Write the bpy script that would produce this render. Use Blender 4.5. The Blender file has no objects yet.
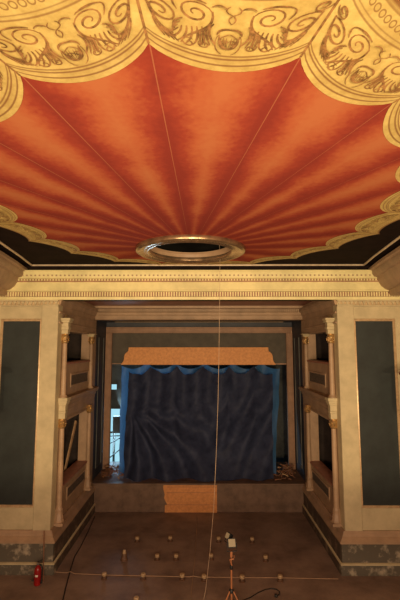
import bpy, bmesh, math, random
from mathutils import Vector
random.seed(7)
PI = math.pi
sc = bpy.context.scene
COL = sc.collection
R = math.radians
XM = -0.14                      # centre line of the house
D1, D2, D3 = 13.3, 17.9, 20.0   # proscenium wall, stage front, stage frame
CZ = 9.13                       # ceiling height

# ------------------------------------------------------------------ materials
def mat(name, col, rough=0.6, metal=0.0, var=0.12, scale=3.0, bump=0.0, bscale=40.0, col2=None, spec=0.4, p0=0.34, p1=0.62):
    m = bpy.data.materials.new(name); m.use_nodes = True
    nt = m.node_tree; b = nt.nodes['Principled BSDF']
    b.inputs['Roughness'].default_value = rough; b.inputs['Metallic'].default_value = metal
    b.inputs['Specular IOR Level'].default_value = spec
    tc = nt.nodes.new('ShaderNodeTexCoord')
    no = nt.nodes.new('ShaderNodeTexNoise'); no.inputs['Scale'].default_value = scale
    no.inputs['Detail'].default_value = 6.0; no.inputs['Roughness'].default_value = 0.65
    nt.links.new(tc.outputs['Object'], no.inputs['Vector'])
    cr = nt.nodes.new('ShaderNodeValToRGB')
    c2 = col2 if col2 else tuple(c*(1-var*2) for c in col)
    c1 = col if col2 else tuple(min(1, c*(1+var)) for c in col)
    cr.color_ramp.elements[0].position = p0; cr.color_ramp.elements[0].color = (*c2, 1)
    cr.color_ramp.elements[1].position = p1; cr.color_ramp.elements[1].color = (*c1, 1)
    nt.links.new(no.outputs['Fac'], cr.inputs['Fac'])
    nt.links.new(cr.outputs['Color'], b.inputs['Base Color'])
    if bump > 0:
        n2 = nt.nodes.new('ShaderNodeTexNoise'); n2.inputs['Scale'].default_value = bscale
        n2.inputs['Detail'].default_value = 4.0
        nt.links.new(tc.outputs['Object'], n2.inputs['Vector'])
        bp = nt.nodes.new('ShaderNodeBump'); bp.inputs['Strength'].default_value = bump
        bp.inputs['Distance'].default_value = 0.02
        nt.links.new(n2.outputs['Fac'], bp.inputs['Height'])
        nt.links.new(bp.outputs['Normal'], b.inputs['Normal'])
    return m

M = {}
M['cream'] = mat('cream_paint', (0.50, 0.415, 0.25), 0.55, var=0.07, scale=2.5, bump=0.1)
M['yellow'] = mat('yellow_cream_paint', (0.71, 0.62, 0.31), 0.5, var=0.08, scale=1.5, bump=0.1)
M['dentil'] = mat('tan_paint', (0.50, 0.36, 0.20), 0.6, var=0.1)
M['pink'] = mat('pink_buff_paint', (0.37, 0.245, 0.15), 0.5, var=0.1, scale=2.0, bump=0.1)
M['pinkdark'] = mat('red_brown_paint', (0.30, 0.12, 0.08), 0.45, var=0.15)
M['frame'] = mat('stage_frame_paint', (0.31, 0.175, 0.105), 0.55, var=0.1)
M['gilt'] = mat('gilt', (0.80, 0.56, 0.26), 0.28, metal=0.85, var=0.12, scale=14)
M['giltpaint'] = mat('gilt_paint', (0.60, 0.42, 0.24), 0.35, metal=0.25, var=0.12, scale=9)
M['bronze'] = mat('bronze_ring', (0.36, 0.235, 0.14), 0.27, metal=0.75, var=0.18, scale=5)
M['panel'] = mat('dark_green_blue_panel', (0.020, 0.026, 0.026), 0.55, var=0.2, scale=1.0)
M['navy'] = mat('dark_navy_paint', (0.030, 0.034, 0.046), 0.55, var=0.2, scale=1.0)
M['grille'] = mat('dark_panel_cloth', (0.10, 0.075, 0.055), 0.8, var=0.25, scale=14, bump=0.2)
M['peel'] = mat('peeling_marbled_plinth', (0.38, 0.32, 0.23), 0.6, scale=2.6, p0=0.52, p1=0.66, col2=(0.10, 0.085, 0.062), bump=0.3)
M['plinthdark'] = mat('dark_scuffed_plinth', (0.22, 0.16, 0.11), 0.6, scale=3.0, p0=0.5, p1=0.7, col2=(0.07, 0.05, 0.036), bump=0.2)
M['floor'] = mat('worn_brown_floor', (0.29, 0.20, 0.15), 0.6, scale=0.9, col2=(0.16, 0.105, 0.08), bump=0.15, bscale=9)
M['black'] = mat('black_ceiling_and_gap_shade', (0.014, 0.0075, 0.006), 0.85, var=0.2, spec=0.08)
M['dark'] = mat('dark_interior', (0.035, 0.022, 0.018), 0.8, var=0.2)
M['loftblack'] = mat('near_black_loft_shade', (0.006, 0.005, 0.004), 0.9)  # near-black colour stands in for the deep shade inside the loft
M['whitebead'] = mat('pale_gilt_bead', (0.62, 0.50, 0.36), 0.3, metal=0.3, var=0.1, scale=8)
M['backgrey'] = mat('grey_backstage_wall', (0.16, 0.16, 0.14), 0.8, scale=1.3, col2=(0.07, 0.07, 0.065))
M['fascia'] = mat('dark_stage_boards', (0.17, 0.105, 0.07), 0.6, var=0.14, scale=3, bump=0.15)
M['stagewood'] = mat('stage_floor_boards', (0.17, 0.09, 0.05), 0.6, var=0.2, scale=2, bump=0.2)
M['ply'] = mat('raw_orange_plywood', (0.74, 0.33, 0.11), 0.6, scale=9, col2=(0.58, 0.24, 0.08), bump=0.1)
M['header'] = mat('olive_grey_header', (0.085, 0.07, 0.052), 0.7, var=0.12, scale=2)
M['white_wall'] = mat('backstage_pale', (0.5, 0.55, 0.6), 0.7)
M['red'] = mat('red_enamel', (0.27, 0.010, 0.010), 0.3, var=0.08)
M['blackrub'] = mat('black_rubber', (0.012, 0.012, 0.012), 0.5)
M['steel'] = mat('steel', (0.5, 0.5, 0.5), 0.35, metal=0.9)
M['orange'] = mat('orange_metal', (0.42, 0.17, 0.07), 0.4, var=0.1)
M['lens'] = mat('pale_lamp_glass', (0.42, 0.38, 0.26), 0.3, var=0.05)
M['stub'] = mat('pale_buff_stub', (0.42, 0.29, 0.16), 0.6, var=0.25, scale=20)
M['stubdark'] = mat('brown_stub_base', (0.14, 0.075, 0.045), 0.6, var=0.2, scale=20)
M['cord'] = mat('pale_cord', (0.40, 0.26, 0.16), 0.7)
M['hang'] = mat('white_hanging_cord', (0.46, 0.33, 0.22), 0.7)
M['wood'] = mat('raw_plank', (0.45, 0.28, 0.15), 0.65, var=0.2, scale=6)
M['debris'] = mat('broken_wood_and_paper', (0.30, 0.13, 0.06), 0.7, scale=5, col2=(0.11, 0.05, 0.03))
M['paper'] = mat('white_sticker', (0.75, 0.7, 0.6), 0.5)

def cloth_mat(name, col, col2, transl, scale=2.5, rough=0.5):
    m = mat(name, col, rough, scale=scale, col2=col2, bump=0.35, bscale=7)
    nt = m.node_tree; b = nt.nodes['Principled BSDF']; out = nt.nodes['Material Output']
    tr = nt.nodes.new('ShaderNodeBsdfTranslucent'); tr.inputs['Color'].default_value = (*col, 1)
    mx = nt.nodes.new('ShaderNodeMixShader'); mx.inputs['Fac'].default_value = transl
    nt.links.new(b.outputs[0], mx.inputs[1]); nt.links.new(tr.outputs[0], mx.inputs[2])
    nt.links.new(mx.outputs[0], out.inputs['Surface'])
    return m
M['tarp'] = cloth_mat('blue_tarpaulin', (0.05, 0.16, 0.34), (0.035, 0.11, 0.25), 0.35)
M['drape'] = cloth_mat('dark_blue_sheet', (0.034, 0.042, 0.085), (0.018, 0.023, 0.052), 0.06, rough=0.65)
M['drape'].node_tree.nodes['Principled BSDF'].inputs['Specular IOR Level'].default_value = 0.2

def emit_mat(name, col, st):
    m = bpy.data.materials.new(name); m.use_nodes = True
    nt = m.node_tree; nt.nodes.remove(nt.nodes['Principled BSDF'])
    e = nt.nodes.new('ShaderNodeEmission'); e.inputs['Color'].default_value = (*col, 1); e.inputs['Strength'].default_value = st
    nt.links.new(e.outputs[0], nt.nodes['Material Output'].inputs['Surface'])
    return m
M['sky'] = emit_mat('daylit_window_pane', (0.42, 0.80, 0.95), 0.95)

def fan_mat():
    m = bpy.data.materials.new('painted_red_fan'); m.use_nodes = True
    nt = m.node_tree; L = nt.links.new; b = nt.nodes['Principled BSDF']
    b.inputs['Roughness'].default_value = 0.9; b.inputs['Specular IOR Level'].default_value = 0.1
    uv = nt.nodes.new('ShaderNodeUVMap'); sp = nt.nodes.new('ShaderNodeSeparateXYZ'); L(uv.outputs[0], sp.inputs[0])
    tc = nt.nodes.new('ShaderNodeTexCoord')
    n1 = nt.nodes.new('ShaderNodeTexNoise'); n1.inputs['Scale'].default_value = 1.6; n1.inputs['Detail'].default_value = 7
    L(tc.outputs['Object'], n1.inputs['Vector'])
    n2 = nt.nodes.new('ShaderNodeTexNoise'); n2.inputs['Scale'].default_value = 14; n2.inputs['Detail'].default_value = 5
    L(tc.outputs['Object'], n2.inputs['Vector'])
    def ma(op, a, bb):
        n = nt.nodes.new('ShaderNodeMath'); n.operation = op
        for i, v in enumerate((a, bb)):
            if isinstance(v, (int, float)): n.inputs[i].default_value = v
            else: L(v, n.inputs[i])
        return n.outputs[0]
    u = ma('FRACT', sp.outputs['X'], 0.0)
    d = ma('ABSOLUTE', ma('SUBTRACT', u, 0.5), 0)          # 0 mid .. 0.5 seam
    d = ma('MULTIPLY', d, 2.0)
    d = ma('ADD', d, ma('MULTIPLY', ma('SUBTRACT', n1.outputs['Fac'], 0.5), 0.9))
    d = ma('ADD', d, ma('MULTIPLY', ma('SUBTRACT', n2.outputs['Fac'], 0.5), 0.5))
    d = ma('ADD', d, ma('MULTIPLY', ma('SUBTRACT', 1.0, sp.outputs['Y']), 0.55))   # colour darkened towards the hub, standing in for light falloff
    d = ma('SUBTRACT', d, 0.06)
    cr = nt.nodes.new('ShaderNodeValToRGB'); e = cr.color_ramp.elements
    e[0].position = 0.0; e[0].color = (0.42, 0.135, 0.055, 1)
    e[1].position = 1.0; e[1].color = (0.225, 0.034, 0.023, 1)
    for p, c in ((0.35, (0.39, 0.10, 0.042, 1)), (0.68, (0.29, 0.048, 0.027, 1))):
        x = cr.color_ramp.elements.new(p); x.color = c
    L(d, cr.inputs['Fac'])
    # thin pale seam of the canvas along each fold
    s = ma('ABSOLUTE', ma('SUBTRACT', u, 0.0), 0)
    seam = ma('LESS_THAN', s, 0.012)
    mx = nt.nodes.new('ShaderNodeMix'); mx.data_type = 'RGBA'
    L(ma('MULTIPLY', seam, 0.55), mx.inputs['Factor']); L(cr.outputs['Color'], mx.inputs['A'])
    mx.inputs['B'].default_value = (0.42, 0.17, 0.08, 1)
    L(mx.outputs['Result'], b.inputs['Base Color'])
    return m
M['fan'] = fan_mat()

def gold_mat():
    m = bpy.data.materials.new('painted_gold_scallop'); m.use_nodes = True
    nt = m.node_tree; L = nt.links.new; b = nt.nodes['Principled BSDF']; b.inputs['Roughness'].default_value = 0.5
    uv = nt.nodes.new('ShaderNodeUVMap'); sp = nt.nodes.new('ShaderNodeSeparateXYZ'); L(uv.outputs[0], sp.inputs[0])
    tc = nt.nodes.new('ShaderNodeTexCoord')
    n1 = nt.nodes.new('ShaderNodeTexNoise'); n1.inputs['Scale'].default_value = 4; n1.inputs['Detail'].default_value = 8; n1.inputs['Roughness'].default_value = 0.75
    L(tc.outputs['Object'], n1.inputs['Vector'])
    base = nt.nodes.new('ShaderNodeValToRGB'); e = base.color_ramp.elements
    e[0].position = 0.32; e[0].color = (0.42, 0.29, 0.085, 1); e[1].position = 0.66; e[1].color = (0.66, 0.51, 0.18, 1)
    L(n1.outputs['Fac'], base.inputs['Fac'])
    cr = nt.nodes.new('ShaderNodeValToRGB'); cr.color_ramp.interpolation = 'LINEAR'
    stops = [(0, 1), (.055, 1), (.065, .15), (.075, .15), (.085, .95), (.125, .85), (.135, .15), (.145, .15), (.155, .9), (.165, .9), (.172, .2), (.18, .2), (.19, 1),
             (.70, 1), (.708, .3), (.716, .3), (.726, .95), (.745, .85), (.753, .3), (.765, .95), (.90, 1), (.908, .3), (.93, .7), (.95, .1), (1, .05)]
    el = cr.color_ramp.elements
    el[0].position = 0; el[0].color = (1, 1, 1, 1); el[1].position = 1; el[1].color = (.05, .05, .05, 1)
    for p, v in stops[1:-1]:
        x = el.new(p); x.color = (v, v, v, 1)
    L(sp.outputs['Y'], cr.inputs['Fac'])
    # egg-and-dart row between v .76 and .86
    def ma(op, a, bb):
        n = nt.nodes.new('ShaderNodeMath'); n.operation = op
        for i, v in enumerate((a, bb)):
            if isinstance(v, (int, float)): n.inputs[i].default_value = v
            else: L(v, n.inputs[i])
        return n.outputs[0]
    fu = ma('FRACT', ma('MULTIPLY', sp.outputs['X'], 20.0), 0)
    du = ma('MULTIPLY', ma('SUBTRACT', fu, 0.5), 2.0); dv = ma('DIVIDE', ma('SUBTRACT', sp.outputs['Y'], 0.835), 0.04)
    rr = ma('SQRT', ma('ADD', ma('MULTIPLY', du, du), ma('MULTIPLY', dv, dv)), 0)
    ring = ma('LESS_THAN', ma('ABSOLUTE', ma('SUBTRACT', rr, 0.72), 0), 0.16)
    k = ma('MULTIPLY', cr.outputs['Color'], ma('SUBTRACT', 1.0, ma('MULTIPLY', ring, 0.7)))
    mx = nt.nodes.new('ShaderNodeMix'); mx.data_type = 'RGBA'
    L(k, mx.inputs['Factor']); mx.inputs['A'].default_value = (0.20, 0.085, 0.03, 1); L(base.outputs['Color'], mx.inputs['B'])
    L(mx.outputs['Result'], b.inputs['Base Color'])
    return m
M['gold'] = gold_mat()
M['scroll'] = mat('brown_scroll_paint', (0.30, 0.155, 0.055), 0.55, var=0.3, scale=14)

# ------------------------------------------------------------------ mesh builder
class MB:
    def __init__(s): s.v = []; s.f = []; s.mi = []; s.uv = None
    def add(s, vs, fs, mi=0):
        o = len(s.v); s.v += [tuple(p) for p in vs]
        for f in fs: s.f.append(tuple(i+o for i in f)); s.mi.append(mi)
    def box(s, x0, x1, y0, y1, z0, z1, mi=0):
        x0, x1 = min(x0, x1), max(x0, x1); y0, y1 = min(y0, y1), max(y0, y1); z0, z1 = min(z0, z1), max(z0, z1)
        s.add([(x0,y0,z0),(x1,y0,z0),(x1,y1,z0),(x0,y1,z0),(x0,y0,z1),(x1,y0,z1),(x1,y1,z1),(x0,y1,z1)],
              [(0,3,2,1),(4,5,6,7),(0,1,5,4),(1,2,6,5),(2,3,7,6),(3,0,4,7)], mi)
    def lathe(s, cx, cy, prof, n=16, mi=0, cap=True):
        vs = []; fs = []
        for r, z in prof:
            for i in range(n):
                a = 2*PI*i/n; vs.append((cx+r*math.cos(a), cy+r*math.sin(a), z))
        for j in range(len(prof)-1):
            for i in range(n):
                k = (i+1) % n; fs.append((j*n+i, j*n+k, (j+1)*n+k, (j+1)*n+i))
        if cap:
            fs.append(tuple(range(n-1, -1, -1))); fs.append(tuple((len(prof)-1)*n+i for i in range(n)))
        s.add(vs, fs, mi)
    def tube(s, pts, r, n=8, mi=0, taper=None):
        pts = [Vector(p) for p in pts]; vs = []; fs = []
        for i, p in enumerate(pts):
            t = (pts[min(i+1, len(pts)-1)] - pts[max(i-1, 0)]).normalized()
            up = Vector((0, 0, 1)) if abs(t.z) < 0.9 else Vector((1, 0, 0))
            a = t.cross(up).normalized(); b = a.cross(t)
            rr = r if taper is None else r*(1+(taper-1)*i/(len(pts)-1))
            for k in range(n):
                q = 2*PI*k/n; vs.append(p + a*(rr*math.cos(q)) + b*(rr*math.sin(q)))
        for i in range(len(pts)-1):
            for k in range(n):
                l = (k+1) % n; fs.append((i*n+k, i*n+l, (i+1)*n+l, (i+1)*n+k))
        fs.append(tuple(range(n-1, -1, -1))); fs.append(tuple((len(pts)-1)*n+k for k in range(n)))
        s.add(vs, fs, mi)
    def sweep(s, path, prof, side=1, mi=0):
        """closed profile of (out, z) swept along a plan polyline; out is to the right of travel times side"""
        P = [Vector((a, b)) for a, b in path]; n = len(prof); vs = []; fs = []
        for i, p in enumerate(P):
            ns = []
            if i > 0: d = (P[i]-P[i-1]).normalized(); ns.append(Vector((d.y, -d.x))*side)
            if i < len(P)-1: d = (P[i+1]-P[i]).normalized(); ns.append(Vector((d.y, -d.x))*side)
            if len(ns) == 2:
                m = (ns[0]+ns[1]).normalized(); m = m/max(0.3, m.dot(ns[0]))
            else: m = ns[0]
            for o, z in prof: vs.append((p.x+m.x*o, p.y+m.y*o, z))
        for i in range(len(P)-1):
            for k in range(n):
                l = (k+1) % n; fs.append((i*n+k, i*n+l, (i+1)*n+l, (i+1)*n+k))
        fs.append(tuple(range(n))); fs.append(tuple((len(P)-1)*n+k for k in range(n-1, -1, -1)))
        s.add(vs, fs, mi)
    def ribbon(s, pts, ws, z, mi=0):
        """flat brush stroke in the plane z"""
        vs = []; fs = []
        P = [Vector(p) for p in pts]
        for i, p in enumerate(P):
            t = (P[min(i+1, len(P)-1)] - P[max(i-1, 0)])
            if t.length < 1e-6: t = Vector((1, 0))
            t.normalize(); nn = Vector((-t.y, t.x)); w = ws[i] if isinstance(ws, (list, tuple)) else ws
            vs.append((p.x+nn.x*w, p.y+nn.y*w, z)); vs.append((p.x-nn.x*w, p.y-nn.y*w, z))
        for i in range(len(P)-1): fs.append((2*i, 2*i+1, 2*i+3, 2*i+2))
        s.add(vs, fs, mi)
    def build(s, name, mats, parent=None, smooth=40, bevel=0.0, recalc=True):
        me = bpy.data.meshes.new(name); me.from_pydata(s.v, [], s.f)
        if not isinstance(mats, (list, tuple)): mats = [mats]
        for m in mats: me.materials.append(m)
        for p, i in zip(me.polygons, s.mi): p.material_index = i
        if s.uv:
            l = me.uv_layers.new(name='UVMap')
            for lp in me.loops: l.data[lp.index].uv = s.uv[lp.vertex_index]
        if recalc:
            bm = bmesh.new(); bm.from_mesh(me); bmesh.ops.recalc_face_normals(bm, faces=bm.faces); bm.to_mesh(me); bm.free()
        if smooth:
            for p in me.polygons: p.use_smooth = True
            me.set_sharp_from_angle(angle=R(smooth))
        o = bpy.data.objects.new(name, me); COL.objects.link(o)
        if parent:
            o.parent = parent
            w = parent; off = Vector((0, 0, 0))
            while w: off += w.location; w = w.parent
            if off.length > 0:
                me.transform(__import__('mathutils').Matrix.Translation(-off))
        if bevel:
            md = o.modifiers.new('bevel', 'BEVEL'); md.width = bevel; md.segments = 2; md.limit_method = 'ANGLE'
        return o

def tag(o, label, cat, group=None, kind=None):
    o['label'] = label; o['category'] = cat
    if group: o['group'] = group
    if kind: o['kind'] = kind
    return o
def struct(o, label=None):
    o['kind'] = 'structure'
    if label: o['label'] = label
    return o
def empty(name, loc=(0, 0, 0)):
    e = bpy.data.objects.new(name, None); e.location = loc; e.empty_display_size = 0.1; COL.objects.link(e); return e
def X(s, h): return XM + s*h

# ------------------------------------------------------------------ floors and outer walls
HW = 6.45
m = MB(); m.box(XM-HW-0.3, XM+HW+0.3, -5, D2, -0.2, 0); struct(m.build('floor', M['floor']), 'worn brown auditorium floor')
m = MB(); m.box(XM-6.6, XM+6.6, D2+0.06, 21.2, 0.9, 1.1); struct(m.build('floor_stage', M['stagewood']), 'bare wooden stage floor')
m = MB(); m.box(XM-7, XM+7, 21.2, 25.3, -0.4, -0.2); m.box(XM-7, XM+7, 21.2, 21.3, -0.2, 0.9)
struct(m.build('floor_backstage', M['backgrey']), 'lower floor behind the stage')
for s, nm in ((-1, 'left'), (1, 'right')):
    m = MB(); m.box(X(s, HW), X(s, HW+0.3), -5, D1+0.3, 0, 9.4); struct(m.build('wall_'+nm, M['pink']), nm+' side wall of the auditorium')
m = MB(); m.box(XM-HW-0.3, XM+HW+0.3, -5.3, -5, 0, 9.4); struct(m.build('wall_back', M['pink']), 'wall behind the audience')

# ------------------------------------------------------------------ ceiling
OX, OY = -0.30, 11.0           # centre of the round opening
RO = 1.43
ceil = MB()
def rect_hit(a):
    c, q = math.cos(a), math.sin(a); ts = []
    if c > 1e-9: ts.append((XM+HW+0.3-OX)/c)
    if c < -1e-9: ts.append((XM-HW-0.3-OX)/c)
    if q > 1e-9: ts.append((D1+0.3-OY)/q)
    if q < -1e-9: ts.append((-5-OY)/q)
    t = min(ts); return OX+c*t, OY+q*t
NA = 180
cor = [math.atan2(y-OY, x-OX) for x in (XM-HW-0.3, XM+HW+0.3) for y in (-5, D1+0.3)]
angs = sorted([2*PI*i/NA-PI for i in range(NA)] + cor)
vs = []; fs = []; n = len(angs)
for a in angs: vs.append((OX+1.1*math.cos(a), OY+1.1*math.sin(a), CZ))
for a in angs: x, y = rect_hit(a); vs.append((x, y, CZ))
for i in range(n): k = (i+1) % n; fs.append((i, k, n+k, n+i))
ceil.add(vs, fs)
ceiling = ceil.build('ceiling', M['black'], smooth=0)
struct(ceiling, 'painted auditorium ceiling with red shell fan and gold scallops')
# dark attic above the round opening
m = MB(); m.box(OX-4, OX+4, OY-4, OY+4, 11.9, 12.0)
for q in (-1, 1):
    m.box(OX+q*4, OX+q*4.1, OY-4, OY+4, CZ+.3, 12); m.box(OX-4, OX+4, OY+q*4, OY+q*4.1, CZ+.3, 12)
struct(m.build('ceiling_attic', M['loftblack']), 'dark loft above the round ceiling opening')

# oval of scallops
CX, CY, EA, EB = -0.17, 8.2, 3.78, 4.83
def oval(t):
    c, q = math.cos(t), math.sin(t); EX = 2.0 if q < 0 else 2.25
    return Vector((CX+EA*math.copysign(abs(c)**(2/EX), c), CY+EB*math.copysign(abs(q)**(2/EX), q)))
SAM = 3600
pts = [oval(-PI/2 + 2*PI*i/SAM) for i in range(SAM+1)]
acc = [0.0]
for i in range(SAM): acc.append(acc[-1]+(pts[i+1]-pts[i]).length)
PER = acc[-1]
NS = 20
def at_len(l):
    l %= PER; lo, hi = 0, SAM
    while hi-lo > 1:
        md = (lo+hi)//2
        if acc[md] <= l: lo = md
        else: hi = md
    f = (l-acc[lo])/max(1e-9, acc[hi]-acc[lo]); return pts[lo].lerp(pts[hi], f)
L0 = -0.29                      # arc length of the first cusp, just left of centre
O2 = Vector((OX, OY)); C2 = Vector((CX, CY))
def bnd(i, q):
    """scalloped edge of the fan: segment i, q in 0..1, bulging towards the round opening"""
    a = at_len(L0+PER/NS*i); b = at_len(L0+PER/NS*(i+1)); p = a.lerp(b, q)
    mid = (a+b)/2; inn = (C2-mid); inn = (inn + (O2-mid)*0.35).normalized()
    k = 0.29*(4*q*(1-q))**0.85
    return p + inn*k
def bandw(p):
    d = p-C2; f = (1-(d.y/d.length))/2            # 1 towards the audience, 0 towards the stage
    return 0.36+0.28*min(1, f*2)+0.48*max(0, f-0.5)*2
fan = MB(); fan.uv = []
QN, TN = 12, 14
for i in range(NS):
    o = len(fan.v); vs = []; fs = []
    for j in range(TN+1):
        for k in range(QN+1):
            q = k/QN; B = bnd(i, q); d = B-O2
            r0 = min(1.2, d.length*0.95); P = O2 + d.normalized()*(r0+(d.length-r0)*j/TN)
            vs.append((P.x, P.y, CZ-0.006)); fan.uv.append((i+q*0.998+0.001, j/TN))
    for j in range(TN):
        for k in range(QN):
            a = j*(QN+1)+k; fs.append((a, a+1, a+QN+2, a+QN+1))
    fan.add(vs, fs)
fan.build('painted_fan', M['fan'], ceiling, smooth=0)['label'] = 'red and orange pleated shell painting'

def spiral(cx, cy, r0, r1, a0, turns, n=26):
    out = []
    for i in range(n+1):
        f = i/n; a = a0+turns*2*PI*f; r = r0+(r1-r0)*f
        out.append((cx+r*math.cos(a), cy+r*math.sin(a)))
    return out
def bez(p0, p1, p2, p3, n=14):
    out = []
    for i in range(n+1):
        t = i/n; u = 1-t
        out.append(tuple(u**3*a+3*u*u*t*b+3*u*t*t*c+t**3*d for a, b, c, d in zip(p0, p1, p2, p3)))
    return out
# one half of the painted scroll ornament, in (across -1..1, depth 0..1) units of the plain field
HALF = []
HALF.append((spiral(-0.42, 0.72, 0.20, 0.03, 0.3, 1.6), 0.022))
HALF.append((bez((-0.23, 0.80), (-0.16, 0.40), (-0.50, 0.42), (-0.60, 0.06)), 0.030))
for k in range(5):
    HALF.append((bez((-0.34-0.06*k, 0.50-0.02*k), (-0.30-0.07*k, 0.3), (-0.30-0.085*k, 0.16), (-0.36-0.10*k, 0.04+0.03*abs(k-2))), 0.022))
HALF.append((spiral(-0.50, 0.12, 0.10, 0.02, 1.0, 1.3), 0.016))
HALF.append((spiral(-0.30, 0.16, 0.085, 0.015, 2.0, 1.3), 0.015))
HALF.append((spiral(-0.82, 0.55, 0.20, 0.03, 2.4, -1.7), 0.022))
HALF.append((bez((-0.97, 0.70), (-0.90, 0.10), (-0.72, 0.16), (-0.62, 0.36)), 0.026))
for k in range(4):
    HALF.append((bez((-0.92+0.05*k, 0.34-0.03*k), (-0.90+0.05*k, 0.2), (-0.84+0.05*k, 0.14), (-0.80+0.06*k, 0.07)), 0.016))
HALF.append((bez((-0.62, 0.92), (-0.52, 0.98), (-0.40, 0.98), (-0.30, 0.93)), 0.018))
HALF.append((bez((-0.62, 0.92), (-0.70, 0.86), (-0.66, 0.76), (-0.62, 0.70)), 0.016))
HALF.append((bez((-0.14, 0.40), (-0.20, 0.2), (-0.14, 0.06), (-0.06, 0.02)), 0.012))
HALF.append((bez((-0.04, 0.95), (-0.10, 0.9), (-0.10, 0.84), (0, 0.80)), 0.012))
HALF.append((bez((0, 0.80), (-0.05, 0.74), (-0.05, 0.70), (0, 0.64)), 0.014))
HALF.append((bez((0, 0.54), (-0.10, 0.56), (-0.15, 0.48), (-0.15, 0.42)), 0.024))
HALF.append((spiral(-0.05, 0.28, 0.05, 0.012, 0, 1.2), 0.012))
HALF.append((bez((-0.12, 0.40), (-0.14, 0.22), (-0.08, 0.14), (0, 0.14)), 0.014))
HALF.append((bez((-0.11, 0.36), (-0.05, 0.42), (-0.03, 0.44), (0, 0.45)), 0.012))

for k in range(4):
    x0 = -0.20-0.035*k
    HALF.append((bez((x0, 0.62-0.05*k), (x0-0.10, 0.46), (x0-0.02, 0.30), (x0+0.04-0.03*k, 0.22-0.03*k)), 0.022))
for k in range(3):
    HALF.append((bez((-0.56-0.03*k, 0.60-0.08*k), (-0.66, 0.52-0.06*k), (-0.70, 0.44-0.05*k), (-0.66-0.02*k, 0.34-0.06*k)), 0.020))
HALF.append((spiral(-0.72, 0.22, 0.075, 0.015, 0.4, -1.4), 0.016))
HALF.append((spiral(-0.93, 0.86, 0.10, 0.02, 3.4, 1.4), 0.018))
HALF.append((bez((-0.24, 0.92), (-0.18, 0.99), (-0.11, 0.97), (-0.07, 0.90)), 0.014))
HALF.append((bez((-0.13, 0.44), (-0.09, 0.20), (-0.05, 0.18), (0, 0.18)), 0.024))
for k in range(3):
    HALF.append((bez((-0.10+0.035*k, 0.40), (-0.10+0.035*k, 0.32), (-0.08+0.03*k, 0.26), (-0.05+0.02*k, 0.20)), 0.008))

def seg_map(i, q, v):
    B = bnd(i, min(1, max(0, q)))
    a = at_len(L0+PER/NS*i); b = at_len(L0+PER/NS*(i+1)); p = a.lerp(b, q)
    w = bandw(p); no = (p-C2).normalized()
    # outer rim follows the scallop more weakly
    outer = p + no*w + (B-p)*0.75
    return B.lerp(outer, v)
for i in range(NS):
    g = MB(); g.uv = []
    vs = []; fs = []; QN2, VN = 18, 10
    for j in range(VN+1):
        for k in range(QN2+1):
            q = k/QN2; P = seg_map(i, q, j/VN); vs.append((P.x, P.y, CZ-0.012)); g.uv.append((q, j/VN))
    for j in range(VN):
        for k in range(QN2):
            a = j*(QN2+1)+k; fs.append((a, a+1, a+QN2+2, a+QN2+1))
    g.add(vs, fs, 0)
    sc_w = PER/NS/2
    for sgn in (1, -1):
        for si, (st, w) in enumerate(HALF):
            P = [seg_map(i, 0.5+sgn*0.47*a, 0.20+0.48*max(0.0, min(1.0, d))) for a, d in st]
            nn = len(P)
            ws = [w*sc_w*0.72*(0.35+0.65*math.sin(PI*min(1, (t+1.5)/(nn+1)))) for t in range(nn)]
            if bandw(P[0]) < 0.9: ws = [x*0.7 for x in ws]
            g.ribbon(P, ws, CZ-0.014-0.0006*si-0.0003*(sgn > 0), 1)
    # seam stroke on the cusp
    g.ribbon([seg_map(i, 0.0, t/6) for t in range(7)], 0.012, CZ-0.0135, 1)
    while len(g.uv) < len(g.v): g.uv.append((0.5, 0.4))
    g.build('gold_scallop', [M['gold'], M['scroll']], ceiling, smooth=0)

# bronze ring round the opening
m = MB()
prof = [(RO, CZ+0.02), (RO+0.02, CZ-0.04), (RO, CZ-0.10), (RO-0.06, CZ-0.135), (RO-0.13, CZ-0.12), (RO-0.17, CZ-0.09), (RO-0.22, CZ-0.085),
        (RO-0.26, CZ-0.11), (RO-0.31, CZ-0.12), (RO-0.35, CZ-0.09), (RO-0.36, CZ-0.02), (RO-0.35, CZ+0.02)]
m.lathe(OX, OY, prof, 96, cap=False)
ring = empty('ceiling_ring', (OX, OY, CZ))
m.build('rim', M['bronze'], ring)
m = MB(); m.lathe(OX, OY, [(RO-0.35, CZ-0.02), (RO-0.36, CZ+0.04), (RO-0.37, CZ+0.09), (RO-0.40, CZ+0.11), (RO-0.40, CZ+0.14)], 96, cap=False)
m.build('collar', M['pink'], ring)['label'] = 'cream inner collar'
tag(ring, 'round bronze moulded ring around the dark hole in the ceiling', 'ceiling ring')

# pale bead line round the ceiling and cornice of the side walls
def hw_at(y):  # half width of the ceiling border, closing in slightly towards the audience
    return 5.30 - 0.165*min(1.3, 13.1-y)**1.0*0.9 - 0.11*max(0, 11.8-y)
ys = [13.08-0.4*i for i in range(26)]
for s, nm in ((-1, 'left'), (1, 'right')):
    m = MB(); m.tube([(X(s, hw_at(y)-0.1), y, CZ-0.02) for y in ys], 0.032, 8)
    struct(m.build('trim_bead_'+nm, M['whitebead']), 'pale bead moulding at the ceiling edge')
m = MB(); m.tube([(XM-hw_at(13.08)+0.1, 13.08, CZ-0.02), (XM+hw_at(13.08)-0.1, 13.08, CZ-0.02)], 0.032, 8)
struct(m.build('trim_bead_front', M['whitebead']), 'pale bead moulding above the stage cornice')

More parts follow.
